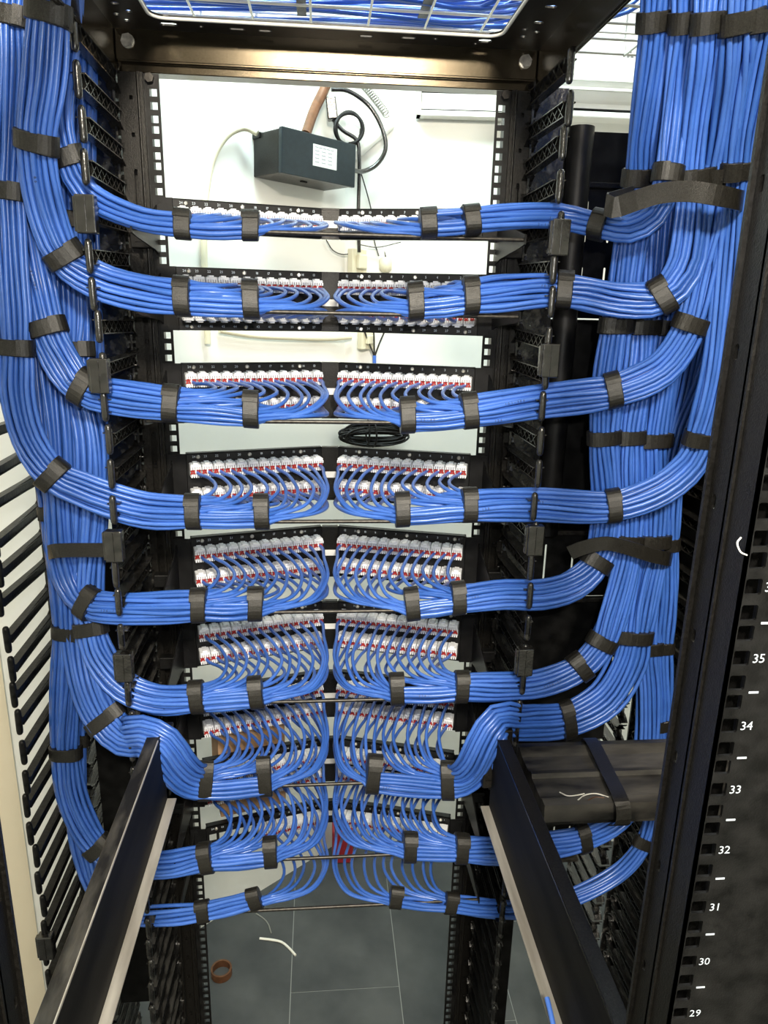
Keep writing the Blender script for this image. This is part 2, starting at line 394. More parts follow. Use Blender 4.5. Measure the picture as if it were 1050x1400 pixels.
def manager(name, label, xi, sd, z1, z0, xo, latches, ymid=0, wall_mat=M_plas):
    t = thing(name, label, 'cable manager', (xi, 0, FZ))
    for (x, side) in ((0, 'inner'), (xo-xi, 'outer')):
        z = z1; i = 0
        while z > z0:
            m_ = M_plas if (z > -.45 or (side == 'outer' and sd < 0)) else M_dust_sheen
            if side == 'outer' and sd < 0: m_ = M_blade
            key = m_.name
            f = None
            if key not in FP:
                f = (blade_mesh() if m_ is M_blade else finger_mesh(sd)).build('finger', m_, t); tp = tip_mesh().build('finger_tip', m_, f, fix=True); FP[key] = (f, tp)
            else:
                f = inst(FP[key][0], t); inst(FP[key][1], f)
            f.location = (x, random.uniform(-.002, .002), lz(z))
            f.rotation_euler = (random.uniform(-.03, .03), 0, random.uniform(-.02, .02))
            z -= U; i += 1
        if side == 'outer':     # fingers of the far side of the manager, reaching away
            i2 = 0; z = z1-12*U
            while z > z0:
                f = inst(FP['dusty_sheen_black_plastic'][0], t) if 'dusty_sheen_black_plastic' in FP else inst(FP['black_plastic'][0], t)
                g = inst(FP['black_plastic'][1], f)
                f.location = (x-sd*.012, .035, lz(z)); f.rotation_euler = (random.uniform(-.03, .03), 0, PI); z -= U
        # base rail the fingers spring from
        mb = MB(); s2 = sd if side == 'inner' else -sd
        for k in range(i): 
            zz = lz(z1-k*U)
            mb.box(x-.0015, x+.0015, -.010, .018, zz-U/2, zz-.010+.0); mb.box(x-.0015, x+.0015, -.010, .018, zz+.010, zz+U/2)
            mb.box(x-.0015, x+.0015, .0, .018, zz-.010, zz+.010)
        mb.box(x, x+s2*(.055 if side == 'inner' else .010), .012, .016, lz(z0-.02), lz(z1+.02))
        for k in range(0, i if side == 'inner' else 0, 2): mb.box(x+s2*.010, x+s2*.045, .008, .012, lz(z1-k*U-U*.5)-.002, lz(z1-k*U-U*.5)+.002)
        mb.build('finger_base', M_dust_sheen, t)
    lt = None
    for (x, z) in latches:
        if lt is None: lt = latch_mesh().build('latch', M_plas, t, (x, 0, lz(z)))
        else: inst(lt, t, (x, 0, lz(z)))
    return t
z1 = .228
manager('cable_manager', 'black plastic fingered cable manager left of the patch panels, fingers bare at the bottom', -.282, -1, z1, -1.75, -.435, [(0, z1-4.0*U-.004), (0, z1-8.2*U), (0, z1-13.1*U), (0, z1-17*U), (-.150, z1-27.5*U)])
manager('cable_manager', 'black plastic fingered cable manager right of the patch panels beside the numbered upright', .275, 1, z1, -1.75, .545, [(0, z1-4.3*U), (0, z1-7.6*U), (0, z1-13*U), (0, z1-17.1*U), (.265, z1-24*U)])

# ================================================================ PATCH PANELS
YC = .058; BX = .216; CX = .013
def half(sd, t):  # t 0 at outer end, 1 at the middle: point and unit vectors of the angled half
    a = Vector((sd*BX, 0, 0)); b = Vector((sd*CX, YC, 0)); return a.lerp(b, t)
def jack_mesh():
    mb = MB(); W = .0079
    mb.box(-W, W, -.0185, 0, -.0090, .0085, 0)
    mb.bevbox(-W*.93, W*.93, -.0235, -.002, .0060, .0100, .0008, 0)
    mb.box(-W*.45, W*.45, -.0200, -.004, .0098, .0120, 0)
    for k in range(5):
        x = -W+.0013+k*(2*W-.0026)/4
        mb.box(x-.0010, x+.0010, -.0250, -.0185, .0026, .0066, 0); mb.box(x-.0010, x+.0010, -.0250, -.0185, -.0092, -.0046, 0)
    for (x, a, mi) in ((-.0058, .5, 1), (-.0030, -.5, 1), (.0028, .6, 1), (.0056, -.4, 1), (-.0008, .15, 0)):
        R_ = Matrix.Translation((x, -.0222, -.0010)) @ Matrix.Rotation(a, 4, 'Y'); mb.box(-.0009, .0009, -.0014, .0014, -.0036, .0040, mi, R_)
    R_ = Matrix.Translation((-.001, -.0215, .0010)) @ Matrix.Rotation(-.08, 4, 'Y'); mb.box(-W*.9, W, -.0010, .0010, -.0008, .0008, 1, R_)
    mb.box(-W*.9, W*.7, -.0212, -.0190, -.0042, -.0032, 1)
    return mb
JACK = None; SCR = None; PORTS = {}
def panel(k, zt, units, label, nums, missing=()):
    global JACK, SCR
    H = U*units; t = thing('patch_panel', label, 'patch panel', (0, 0, zt-H), group=None)
    for sd in (-1, 1):
        a, b = half(sd, 0), half(sd, 1); d = (b-a); L = d.length; d = d/L; n = Vector((-d.y, d.x, 0)); n = n if n.y < 0 else -n
        outer = [(0, 0.001), (L, 0.001), (L, H-.001), (0, H-.001)]
        rows = [(H-.024, 1)] + ([(H-.0640, -1)] if units == 2 else [])
        holes = []; jk = []
        for (rz, up) in rows:
            for p in range(12):
                s_ = L*(p+.5)/12*.972+L*.010
                port = (sd, 0 if up == 1 else 1, p)
                if port in missing: holes.append([(s_+x, rz+z) for x, z in ((-.0062, -.007), (.0062, -.007), (.0062, .007), (-.0062, .007))])
                else: jk.append((s_, rz, port))
        mb = MB(); mb.plate(outer, holes, lambda u, v, w_: a + d*u + Vector((0, 0, v)) - n*w_, .002)
        # lips, side return and ear
        for z in (0.001, H-.001-.0015): mb.add([a+Vector((0,0,z)), b+Vector((0,0,z)), b+Vector((0,0,z+.0015)), a+Vector((0,0,z+.0015)), a-n*.012+Vector((0,0,z)), b-n*.012+Vector((0,0,z)), b-n*.012+Vector((0,0,z+.0015)), a-n*.012+Vector((0,0,z+.0015))], [(0,1,2,3), (0,1,5,4), (3,2,6,7), (4,5,6,7), (0,3,7,4), (1,2,6,5)])
        mb.box(sd*BX, sd*(BX+.0015), -.004, .012, .001, H-.001); mb.box(sd*BX, sd*.2420, -.0042, -.0024, .001, H-.001)
        mb.build('panel_half', M_panel, t)
        for (s_, rz, port) in jk:
            pos = a + d*s_ + Vector((0, 0, rz)); rot = math.atan2(d.y, d.x) if sd < 0 else math.atan2(-d.y, -d.x)
            if JACK is None: j = JACK = jack_mesh().build('jack', [M_jack, M_red], t)
            else: j = inst(JACK, t)
            j.location = pos; j.rotation_euler = (PI if False else 0, 0, rot)
            if port[1] == 1 and k <= 2: j.rotation_euler = (0, PI, rot)
            PORTS[(k,)+port] = (Vector((0, 0, zt-H)) + pos + n*.0235 + Vector((0, 0, -.001)), n.copy())
        # numbers
        tx = MB(); ux = -d if sd > 0 else d
        for r in range(len(rows)):
            for p in range(12):
                s_ = L*(p+.5)/12*.972+L*.010
                num = (24-p if sd < 0 else 1+p) if r == 0 else (48-p if sd < 0 else 25+p)
                zz = H-.0062 if r == 0 else .0070
                text(tx, str(num), a+d*s_+n*.0004+Vector((0, 0, zz)), ux, (0, 0, 1), .0048)
        tx.build('port_numbers', M_print, t, fix=False)
        for r in range(len(rows)):
            for s_ in (.017, .095, .176):
                pos = a+d*s_+n*.0002+Vector((0, 0, (H-.0068) if r == 0 else .0060))
                if SCR is None:
                    q = MB(); q.tube([(0, 0, 0), (0, -.0012, 0), (0, -.0018, 0)], lambda t_: .0031 if t_ < .9 else .002, 12); q.box(-.0018, .0018, -.0021, -.0018, -.0004, .0004); q.box(-.0004, .0004, -.0021, -.0018, -.0018, .0018)
                    SCR = q.build('screw', M_steel, t, pos)
                else: inst(SCR, t, pos)
    mb = MB(); mb.box(-CX, CX, YC-.003, YC+.001, .001, H-.001); mb.box(-CX, CX, YC-.004, YC+.01, H-.0035, H-.001); mb.box(-CX, CX, YC-.004, YC+.01, .001, .0035)
    mb.build('centre_plate', M_coat, t)
    tag(MB().box(-CX+.001, CX-.001, YC-.0036, YC-.003, H*.5-.006, H*.5+.004).build('paper_tag', M_white, t), 'small white paper tag')
    return t
ORD = ['topmost', 'second', 'third', 'fourth', 'fifth', 'sixth', 'seventh', 'eighth', 'lowest']
EX = ['single-row patch panel, the topmost, blue cables lying across its white jacks', 'two-row patch panel second from the top, just below eye level, jacks 1 to 48',
      'two-row patch panel third from the top, coil of black wire hanging just below it', 'fourth patch panel from the top, leads looping over a pale wall',
      'fifth patch panel from the top, both jack rows clearly seen', 'sixth patch panel from the top, its upper row crossed by a steel bar',
      'seventh patch panel from the top, above the cardboard', 'eighth patch panel from the top, only a few jacks seen at its outer ends', 'lowest patch panel, empty square ports at its left end']
miss9 = {(-1, 0, p) for p in range(5)} | {(s, 1, p) for s in (-1, 1) for p in range(12)}
ZTOP = {0: .0889}
for k in range(1, 9): ZTOP[k] = -.13335*(k-1)
for k in range(9):
    panel(k+1, ZTOP[k], 1 if k == 0 or k == 8 else 2, EX[k], None, miss9 if k == 8 else (()))

# ================================================================ LACING BARS
barpix = [(320), (428), (577), (713), (836), (958), (1072), (1172), (1240)]
BARZ = [atY(450, y, -.152).z for y in barpix]
for k in range(9):
    z = BARZ[k]; t = thing('lacing_bar', ORD[k]+' thin steel lacing bar'+(' from the top' if 0 < k < 8 else '')+', under the '+ORD[k]+' pair of cable bundles', 'bar', (0, 0, z))
    MB().tube([(-.236, -.152, 0), (.236, -.152, 0)], .0027, 10).build('rod', M_bar, t)
    for sd in (-1, 1):
        ztop = ZTOP[k]-z-.01; mb = MB(); x = sd*.2385
        pr_ = [(-.002, ztop), (-.03, ztop-.012), (-.157, .006), (-.157, -.005), (-.135, -.008), (-.03, -.016), (-.002, -.022)]
        vs = [(x, a, b) for a, b in pr_] + [(x-sd*.002, a, b) for a, b in pr_]; n = len(pr_)
        mb.add(vs, [tuple(range(n)), tuple(range(n, 2*n))[::-1]] + [(i, (i+1) % n, n+(i+1) % n, n+i) for i in range(n)])
        mb.bevbox(sd*.238, sd*.272, -.020, -.004, -.014, .006, .0015); mb.box(sd*.245, sd*.265, -.0212, -.020, -.006, -.002)
        mb.build('bracket_arm', M_rack, t)

# ================================================================ CABLE BUNDLES
RC = .0031
MARKS = {}
def lattice(N, asp=1.5, sp=.00625):
    pts = []
    for i in range(-8, 9):
        for j in range(-12, 13):
            x = j*sp + (sp/2 if i % 2 else 0); y = i*sp*.87; pts.append((x, y))
    pts.sort(key=lambda p: (p[0]/asp)**2+(p[1]*asp**.4)**2+.00000001*p[0]); return pts[:N]
GZ = Vector((0, 1, -.25)).normalized()
def bundle(name, label, k, sd, path, N, asp=1.5, wd=1.0, taper=None, step=.016, strapw=.0195):
    """path: list of (px,py,Y[,strap]) from the inner tie outward and up; leads run from panel k's ports"""
    P = [atY(q[0], q[1], q[2]) for q in path]
    dense = crom(P, step); idx = [0]; j = 0
    for i in range(1, len(P)):
        j = min(range(j, len(dense)), key=lambda a: (dense[a]-P[i]).length); idx.append(j)
    n = len(dense); Ts = []; hs = []; ds = []
    for i in range(n):
        T = (dense[min(n-1, i+1)]-dense[max(0, i-1)]).normalized(); h = T.cross(GZ).normalized(); h = -h if (i == 0 and h.z < 0) else h
        if i and h.dot(hs[-1]) < 0: h = -h
        Ts.append(T); hs.append(h); ds.append(T.cross(h).normalized())
    for i in range(n):
        if ds[i].y > 0: ds[i] = -ds[i]        # d points to the viewer side
    lat = lattice(N, asp); lat = [(a*wd, b) for a, b in lat]
    A = max(abs(a) for a, b in lat); B = max(abs(b) for a, b in lat)
    t = thing(name, label, 'cable bundle', tuple(dense[idx[1]]) if len(idx) > 1 else tuple(dense[0])); org = t.location.copy()
    ph = [random.uniform(0, 6.28) for _ in range(8)]
    strapi = [idx[i] for i, q in enumerate(path) if len(q) > 3 and q[3]]
    def cross(i, a, b, pa, pb):
        s_ = i*step; f = 1.0
        dmin = min([abs(i-x) for x in strapi] or [9])
        f = min(1, dmin/2.5)
        tw = .22*f*math.sin(s_*9+ph[0]) + .10*f*math.sin(s_*21+ph[1])
        bulge = 1+.10*f
        ca, sa = math.cos(tw), math.sin(tw); a2 = (a*ca-b*sa*1.3)*bulge; b2 = a*sa*.55+b*ca
        a2 += f*.0011*math.sin(s_*23+pa); b2 += f*.0012*math.sin(s_*19+pb)
        return dense[i] + hs[i]*a2 + ds[i]*b2
    # ports of this side, inner group joins at the first tie, outer at the second
    ports = sorted([q for q in PORTS if q[0] == k and q[1] == sd], key=lambda q: (-q[3], q[2])) if k else []
    ports = ports[:N] if len(ports) >= N else ports
    order = sorted(range(len(lat)), key=lambda i: lat[i][0])   # low slots first
    lay = []
    for c in range(N):
        slot = lat[order[c]]; port = ports[c] if c < len(ports) else None
        lay.append((slot, port))
    inner = [x for x in lay if x[1] and x[1][3] >= 6]
    bodies = []
    for (a, b), port in lay:
        pa, pb = random.uniform(0, 6.28), random.uniform(0, 6.28)
        i0 = 0 if (port is None or port[3] >= 6) else idx[1]
        body = [cross(i, a, b, pa, pb) for i in range(i0, n)]
        if port:
            p0, nn = PORTS[port]; row = port[2]; X0 = p0.x
            q = body[0]; j = random.uniform(-.004, .004)
            dist = abs(q.x-X0)
            innerg = port[3] >= 6
            bul = (.040 if sd < 0 else .031)+j
            ax = max(abs(X0)-bul, .005+.22*max(0, abs(X0)-.02)+abs(j)*.4) if innerg else abs(X0)-bul
            if row: ax = max(.006, ax-.003)
            xb = sd*ax
            zb_ = BARZ[k-1]+.0045
            zq = max(q.z, zb_); yq = q.y; yl = max(yq, -.1445)
            dz = zq-p0.z
            sag = random.uniform(-.003, .003)
            pts = [p0 - nn*.010, p0 + nn*.006 + Vector((-sd*.004, 0, -.002)),
                   Vector((X0+(xb-X0)*.60, p0.y+(yl-p0.y)*.26, p0.z+dz*.13)),
                   Vector((xb, p0.y+(yl-p0.y)*.60, p0.z+dz*.45+sag)),
                   Vector((xb+(q.x-xb)*.20, p0.y+(yl-p0.y)*.90, max(zb_, p0.z+dz*.84+sag))),
                   Vector((xb+(q.x-xb)*.52, yl, max(zb_, zq))),
                   Vector((xb+(q.x-xb)*.80, (yl+yq)/2, max(zb_-.003, (q.z+zq)/2)))]
            if dist < .03: pts = pts[:5] + [pts[6]]
            lead = crom(pts + body[:2], .010)
            body = lead + body[2:]
        fl_ = len(lead)/len(body) if port else 0
        mb = MB(); mb.tube([p-org for p in body], (lambda u: RC*(.86 if u < fl_*.8 else min(1, .86+(u-fl_*.8)*3))) if port else RC, 7, cap=True)
        mb.build('cable', random.choice(M_cable), t, fix=False); bodies.append((b, a, [p for p in body], len(body)-(n-i0)))
    # black hand-written numbers on the sheath
    if k in MARKS.get(sd, {}):
        bodies.sort(key=lambda q: -q[0]); tops = bodies[:8]
        for mi_, (which, pos, word) in enumerate(MARKS[sd][k]):
            if which == 'run': b_, a_, body, off = tops[mi_ % len(tops)]; st = max(2, off+int(pos/step))
            else: b_, a_, body, off = bodies[(mi_*7+3) % len(bodies)]; st = 10
            tm = MB(); seg = 0
            pts = body[st:st+14]
            if len(pts) < 6: continue
            if sd < 0 and which == 'run': pts = pts[::-1]
            dist_ = 0; ci = 0; acc = 0; cur = pts[0]
            for q0, q1 in zip(pts, pts[1:]):
                L_ = (q1-q0).length; 
                while ci < len(word) and acc+L_ > ci*.0042:
                    p = q0+(q1-q0)*((ci*.0042-acc)/L_); view = (CAM-p).normalized(); T_ = (q1-q0).normalized(); up = view.cross(T_).normalized(); out = T_.cross(up).normalized()
                    if out.dot(view) < 0: out = -out
                    text(tm, word[ci], p+out*(RC+.0004)-org, T_, up, .0046); ci += 1
                acc += L_
            if tm.v: tm.build('cable_marking', M_ink, t, fix=False)
    # straps
    for i in strapi:
        mb = MB(); rings = []; NS = 28; jw = random.uniform(-.002, .002)
        for (o, rr) in ((-strapw/2, 0), (-strapw/2+.001, .0009), (strapw/2-.001, .0009), (strapw/2, 0)):
            for q in range(NS):
                an = 2*PI*q/NS; ca, sa = math.cos(an), math.sin(an)
                ex = 2/2.6; a = math.copysign(abs(ca)**ex, ca)*(A+RC+.0012+rr); b = math.copysign(abs(sa)**ex, sa)*(B+RC+.0012+rr)
                rings.append(dense[i] + Ts[i]*(o+jw*ca) + hs[i]*a + ds[i]*b - org)
        fs = []
        for r in range(3):
            for q in range(NS): fs.append((r*NS+q, r*NS+(q+1) % NS, (r+1)*NS+(q+1) % NS, (r+1)*NS+q))
        fs.append(tuple(range(NS))[::-1]); fs.append(tuple(range(3*NS, 4*NS)))
        mb.add(rings, fs, 0, False)
        # loose end overlapping the wrap
        ov = []
        for (o) in (-strapw/2, strapw/2):
            for q in range(4, 11):
                an = 2*PI*(q/NS)-.9; ca, sa = math.cos(an), math.sin(an); ex = 2/2.6
                a = math.copysign(abs(ca)**ex, ca)*(A+RC+.0034); b = math.copysign(abs(sa)**ex, sa)*(B+RC+.0034)
                ov.append(dense[i]+Ts[i]*(o+.001)+hs[i]*a+ds[i]*b-org)
        mb.add(ov, [(q, q+1, 7+q+1, 7+q) for q in range(6)], 0, False)
        mb.build('strap', M_strap, t, fix=True)
    return t
D0 = -.155
MARKS.update({-1: {3: [('run', .03, '101-106'), ('run', .06, '97-101')], 5: [('run', .03, '126-130'), ('lead', 0, '125')], 6: [('run', .02, '223-229'), ('run', .04, '236')], 7: [('lead', 0, '221'), ('lead', 0, '234')], 2: [('run', .02, '86'), ('lead', 0, '5-2')], 8: [('lead', 0, '241'), ('lead', 0, '252')], 4: [('lead', 0, '124')]},
 1: {1: [('run', .14, '2-1-05'), ('run', .15, '1-A-2')], 2: [('run', .10, '101-8'), ('run', .18, '123')], 3: [('run', .02, '25-40'), ('run', .06, '101-106'), ('run', .12, '126')], 4: [('run', .12, '130'), ('run', .1, '125')], 5: [('lead', 0, '125-180'), ('run', .02, '147')], 6: [('run', .04, '226-'), ('run', .13, '2260-22'), ('lead', 0, '227')], 7: [('run', .08, '171'), ('run', .02, '227-'), ('lead', 0, '24')], 8: [('lead', 0, '2250')]}})
R_ = 1
LB = [
 # left bundles, from the inner tie outward
 (1, 'blue cable bundle of the topmost panel, sweeping left past the highest fingers',
  [(343,309,D0,1),(250,307,D0,1),(180,294,-.15),(118,262,-.145),(93,215,-.15,1),(82,160,-.15),(88,100,-.15),(96,40,-.14,0),(98,-60,-.14)], 12, 1.3),
 (2, 'left-hand blue cable bundle of the second panel, its broad upper run strapped top left',
  [(343,410,D0,1),(250,406,D0,1),(190,400,-.15),(130,382,-.15),(88,350,-.155,1),(62,285,-.165),(50,195,-.18,1),(60,110,-.19),(66,20,-.20,1),(66,-60,-.2)], 22, 1.5),
 (3, 'left-hand blue cable bundle of the third panel, with two straps on its elbow',
  [(343,560,D0,1),(235,552,D0,1),(170,545,-.15),(113,530,-.145,1),(82,490,-.14),(65,449,-.14,1),(50,390,-.125),(35,300,-.12),(28,200,-.12),(25,90,-.12),(25,-60,-.12)], 24, 1.5),
 (4, 'blue cable bundle of the fourth panel, leftmost of all the bundles',
  [(358,700,D0,1),(265,700,D0,1),(200,698,-.15),(150,684,-.15),(110,668,-.15),(72,650,-.15,1),(40,600,-.15),(24,540,-.15),(20,475,-.15,1),(12,380,-.15),(8,262,-.15,1),(10,140,-.15),(15,25,-.15,1),(18,-60,-.15)], 24, 1.5),
 (5, 'left-hand blue cable bundle of the fifth panel, bending up under the wide strap',
  [(350,826,D0,1),(273,828,D0,1),(200,832,-.15),(160,832,-.145),(120,824,-.135,1),(98,795,-.12),(88,755,-.115),(84,700,-.11),(80,600,-.10),(72,500,-.09),(66,400,-.09),(60,250,-.09),(55,-60,-.09)], 24, 1.5),
 (6, 'left-hand blue cable bundle of the sixth panel, curving up just inside the fingers',
  [(350,947,D0,1),(270,953,D0,1),(215,955,-.15),(170,938,-.145),(138,900,-.135),(124,858,-.125,1),(122,790,-.12),(126,700,-.11),(124,600,-.10),(112,540,-.09),(104,478,-.08,1),(100,300,-.08,1),(100,-60,-.08)], 24, 1.4),
 (7, 'blue cable bundle humped over the back end of the left rail',
  [(362,1062,D0,1),(281,1068,-.157,1),(268,1067,-.162),(254,1060,-.175),(238,1043,-.19),(220,1020,-.20),(195,1008,-.19),(168,1006,-.155),(143,984,-.14,1),(124,940,-.13),(112,880,-.11),(108,800,-.10),(112,700,-.08),(106,600,-.06),(96,450,-.05),(90,-60,-.05)], 24, 1.9),
 (8, 'blue cable bundle of the eighth panel, passing behind the left rail',
  [(370,1165,D0,1),(282,1173,D0,1),(225,1183,-.15),(170,1178,-.14),(135,1158,-.13,1),(108,1115,-.12),(95,1075,-.11),(90,1028,-.10,1),(90,950,-.10),(94,864,-.10,1),(88,790,-.09),(76,700,-.08,1),(66,600,-.07),(58,500,-.06),(50,300,-.06),(45,-60,-.06)], 24, 1.4),
 (9, 'thin lowest blue cable bundle passing behind the left rail',
  [(348,1229,D0,1),(278,1246,D0,1),(225,1252,-.15),(175,1250,-.14),(135,1220,-.12),(115,1170,-.10),(106,1120,-.09),(106,1010,-.08,1),(106,900,-.07),(112,800,-.06),(130,700,-.05),(132,560,-.04),(124,400,-.04),(118,240,-.04),(116,40,-.04),(115,-60,-.04)], 12, 1.2)]
RB = [
 (1, 'blue cable bundle of the topmost panel, dipping right and up under a long strap',
  [(585,306,D0,1),(643,302,D0,1),(700,296,-.15),(765,296,-.145),(818,308,-.165,1),(862,312,-.192),(893,293,-.208),(908,262,-.215),(913,238,-.215,1),(924,150,-.22),(937,30,-.25,1),(942,-60,-.27)], 14, 1.3),
 (2, 'right-hand blue cable bundle of the second panel, hooking up tightly at a strap',
  [(568,413,D0,1),(643,405,D0,1),(705,400,-.15),(770,397,-.15,1),(850,410,-.176),(905,405,-.190,1),(935,370,-.198),(946,310,-.203),(951,243,-.21,1),(960,150,-.23),(975,30,-.27,1),(980,-60,-.28)], 22, 1.5),
 (3, 'right-hand blue cable bundle of the third panel, rising in a broad curve',
  [(557,568,D0,1),(641,562,D0,1),(735,549,-.15),(838,534,-.155,1),(905,505,-.172),(945,443,-.185,1),(966,360,-.19),(978,300,-.20),(986,240,-.21,1),(998,150,-.24),(1013,30,-.28,1),(1018,-60,-.29)], 24, 1.5),
 (4, 'right-hand blue cable bundle of the fourth panel, outermost with the widest sweep',
  [(550,697,D0,1),(641,691,D0,1),(730,690,-.15),(838,692,-.155,1),(905,668,-.165),(945,632,-.17),(958,600,-.175,1),(978,520,-.19),(990,430,-.195),(1000,330,-.20),(1011,232,-.22,1),(1028,130,-.25),(1044,28,-.28,1),(1052,-60,-.29)], 24, 1.5),
 (5, 'right-hand blue cable bundle of the fifth panel, bending up below the lower wide strap',
  [(563,826,D0,1),(626,818,D0,1),(690,812,-.15),(740,812,-.145),(785,798,-.14),(816,768,-.135,1),(828,715,-.13),(826,598,-.13,1),(832,520,-.135),(843,445,-.14,1),(860,340,-.15),(877,241,-.17,1),(888,140,-.20),(900,28,-.23,1),(905,-60,-.25)], 24, 1.4),
 (6, 'right-hand blue cable bundle of the sixth panel, two straps close together on its bend',
  [(542,942,D0,1),(630,939,D0,1),(690,938,-.15),(740,934,-.145),(793,912,-.14,1),(823,878,-.135,1),(845,815,-.13),(858,740,-.125,1),(860,598,-.12,1),(870,520,-.12),(880,447,-.12,1),(895,320,-.13),(910,200,-.14),(925,-60,-.17)], 24, 1.4),
 (7, 'blue cable bundle humped over the back end of the right rail',
  [(510,1058,D0,1),(612,1067,-.157,1),(626,1066,-.162),(640,1058,-.175),(652,1041,-.19),(664,1016,-.20),(682,988,-.19),(715,988,-.155),(775,984,-.14,1),(828,955,-.135),(858,905,-.13),(866,870,-.13,1),(880,800,-.12),(890,740,-.115,1),(892,602,-.11,1),(902,520,-.11),(912,448,-.11,1),(930,320,-.12),(945,200,-.13),(960,-60,-.15)], 24, 1.8),
 (8, 'blue cable bundle of the eighth panel, emerging just under the dusty crossbeam at right',
  [(560,1158,D0,1),(630,1160,D0,1),(690,1162,-.15),(750,1156,-.14),(797,1146,-.135,1),(845,1120,-.12),(876,1075,-.11),(886,1020,-.11),(888,950,-.11),(886,885,-.11,1),(896,800,-.10),(902,740,-.10,1),(918,600,-.10,1),(935,520,-.10),(950,440,-.10),(965,320,-.11),(980,200,-.12),(995,-60,-.14)], 24, 1.2),
 (9, 'thin lowest blue cable bundle on the right, curving up beyond the right rail',
  [(541,1227,D0,1),(616,1235,D0,1),(670,1241,-.15),(735,1240,-.14),(800,1220,-.13),(850,1190,-.12),(880,1152,-.115,1),(896,1100,-.11),(906,1030,-.11),(908,990,-.11,1),(907,885,-.11,1),(912,820,-.11),(914,745,-.11,1),(928,600,-.11),(956,520,-.11),(978,445,-.11,1),(990,320,-.11),(1000,200,-.12),(1012,-60,-.14)], 12, 1.2)]
for k, lab, path, N, asp in LB: bundle('cable_bundle', lab, k, -1, path, N, asp)
for k, lab, path, N, asp in RB: bundle('cable_bundle', lab, k, 1, path, N, asp)
# ================================================================ SHELF RAILS TOWARDS THE LENS
def rail(sd, label):
    e = .222; w_ = .235
    if sd > 0: zb, zt_ = -.766, atX(837, 1400, .235).z
    else: zb, zt_ = -.733, atX(75, 1400, -.235).z
    ye = -.185; yf = -.95
    t = thing('support_rail', label, 'rail', (sd*w_, ye, zb))
    ox, oy, oz = sd*w_, ye, zb
    MB().bevbox(sd*e-ox, sd*w_-ox, yf-oy, ye-oy, -.0012, .0012, .0005).build('lower_flange', M_raw, t)
    mb = MB(); mb.box(sd*w_-ox, sd*(w_+.002)-ox, yf-oy, ye-oy, -.0012, zt_-zb); mb.build('web', M_railm, t)
    mb = MB(); wd = .017
    mb.bevbox(sd*w_-ox, sd*(w_+wd)-ox, yf-oy, ye-.02-oy, zt_-zb, zt_-zb+.0022, .0006); mb.box(sd*(w_+wd-.002)-ox, sd*(w_+wd)-ox, yf-oy, ye-.02-oy, zt_-zb-.012, zt_-zb)
    mb.bevbox(sd*(w_-.0006)-ox, sd*(w_+.0012)-ox, yf-oy, ye-.02-oy, zt_-zb+.0012, zt_-zb+.0030, .0004)
    tag(MB().box(sd*(w_-.0008)-ox, sd*(w_+.0004)-ox, yf-oy, ye-.03-oy, zt_-zb+.0006, zt_-zb+.0034).build('bright_edge', M_raw if sd < 0 else M_beam, t), 'thin bright edge')  # thin bright strip along the inner edge of the upper flange
    mb.build('upper_flange', M_coat if sd > 0 else M_raw_dark, t)
    mb = MB(); mb.bevbox(sd*.222-ox, sd*.262-ox, -.004, .012, .034, zt_-zb+.006, .002); mb.box(sd*.226-ox, sd*.256-ox, -.006, -.004, .045, .048); mb.box(sd*.226-ox, sd*.256-ox, -.006, -.004, .078, .081)
    mb.box(sd*.236-ox, sd*.240-ox, .012, -oy-.004, .02, .05)
    mb.build('end_bracket', M_coat, t)
    return t
M_raw_dark = mat('scuffed_black_edge', (.02, .019, .017), .4, .5, 0, 60, .5, 200, col2=(.15, .14, .12), stretch=(1, .25, 1), lo=.45, hi=.8)
rail(-1, 'long black steel rail with a worn silver lower lip, running forward at lower left')
rail(1, 'long black steel rail with a worn silver lower lip, running forward at lower right')
t = MB(); p = [atX(749, 1367, .2216), atX(755, 1392, .2216), atX(762, 1425, .2216)]
p = [q+Vector((-.0012, 0, .0028)) for q in p]
tag(t.tube(crom(p, .006), .0028, 8).build('cable', M_cable[1]), 'short stub of blue cable lying on the worn lip of the lower right rail', 'cable')

# dusty crossbeam at the right
M_dust = mat('dusty_black_steel', (.005, .005, .005), .45, 0, 0, 14, .5, 90, spec=.25, col2=(.12, .113, .10), stretch=(.5, 1.6, 1), lo=.46, hi=.80)
A_ = atZ(800, 1012, -.662); B_ = atZ(800, 1098, -.662)
yb, yf = A_.y, B_.y; x0, x1 = .272, .60
t = thing('crossbeam', 'dusty black steel crossbeam with a strap over it, right of the rails', 'beam', (x0, yb, -.70))
mb = MB(); Lx = x1-x0
prof = [(0, .036), (-.012, .038), (-.030, .033), ((yf-yb)*.47, .034), ((yf-yb)*.50, .039), ((yf-yb)*.55, .039), ((yf-yb)*.58, .034), ((yf-yb)*.86, .033), ((yf-yb)*.9, .037), (yf-yb, .036), (yf-yb-.002, .012), (yf-yb+.008, .010), (yf-yb+.008, .0), (0, 0)]
vs = [(0, a, b) for a, b in prof]+[(Lx, a, b) for a, b in prof]; n = len(prof)
mb.add(vs, [tuple(range(n)), tuple(range(n, 2*n))[::-1]]+[(i, (i+1) % n, n+(i+1) % n, n+i) for i in range(n)])
mb.build('beam_profile', M_dust, t)
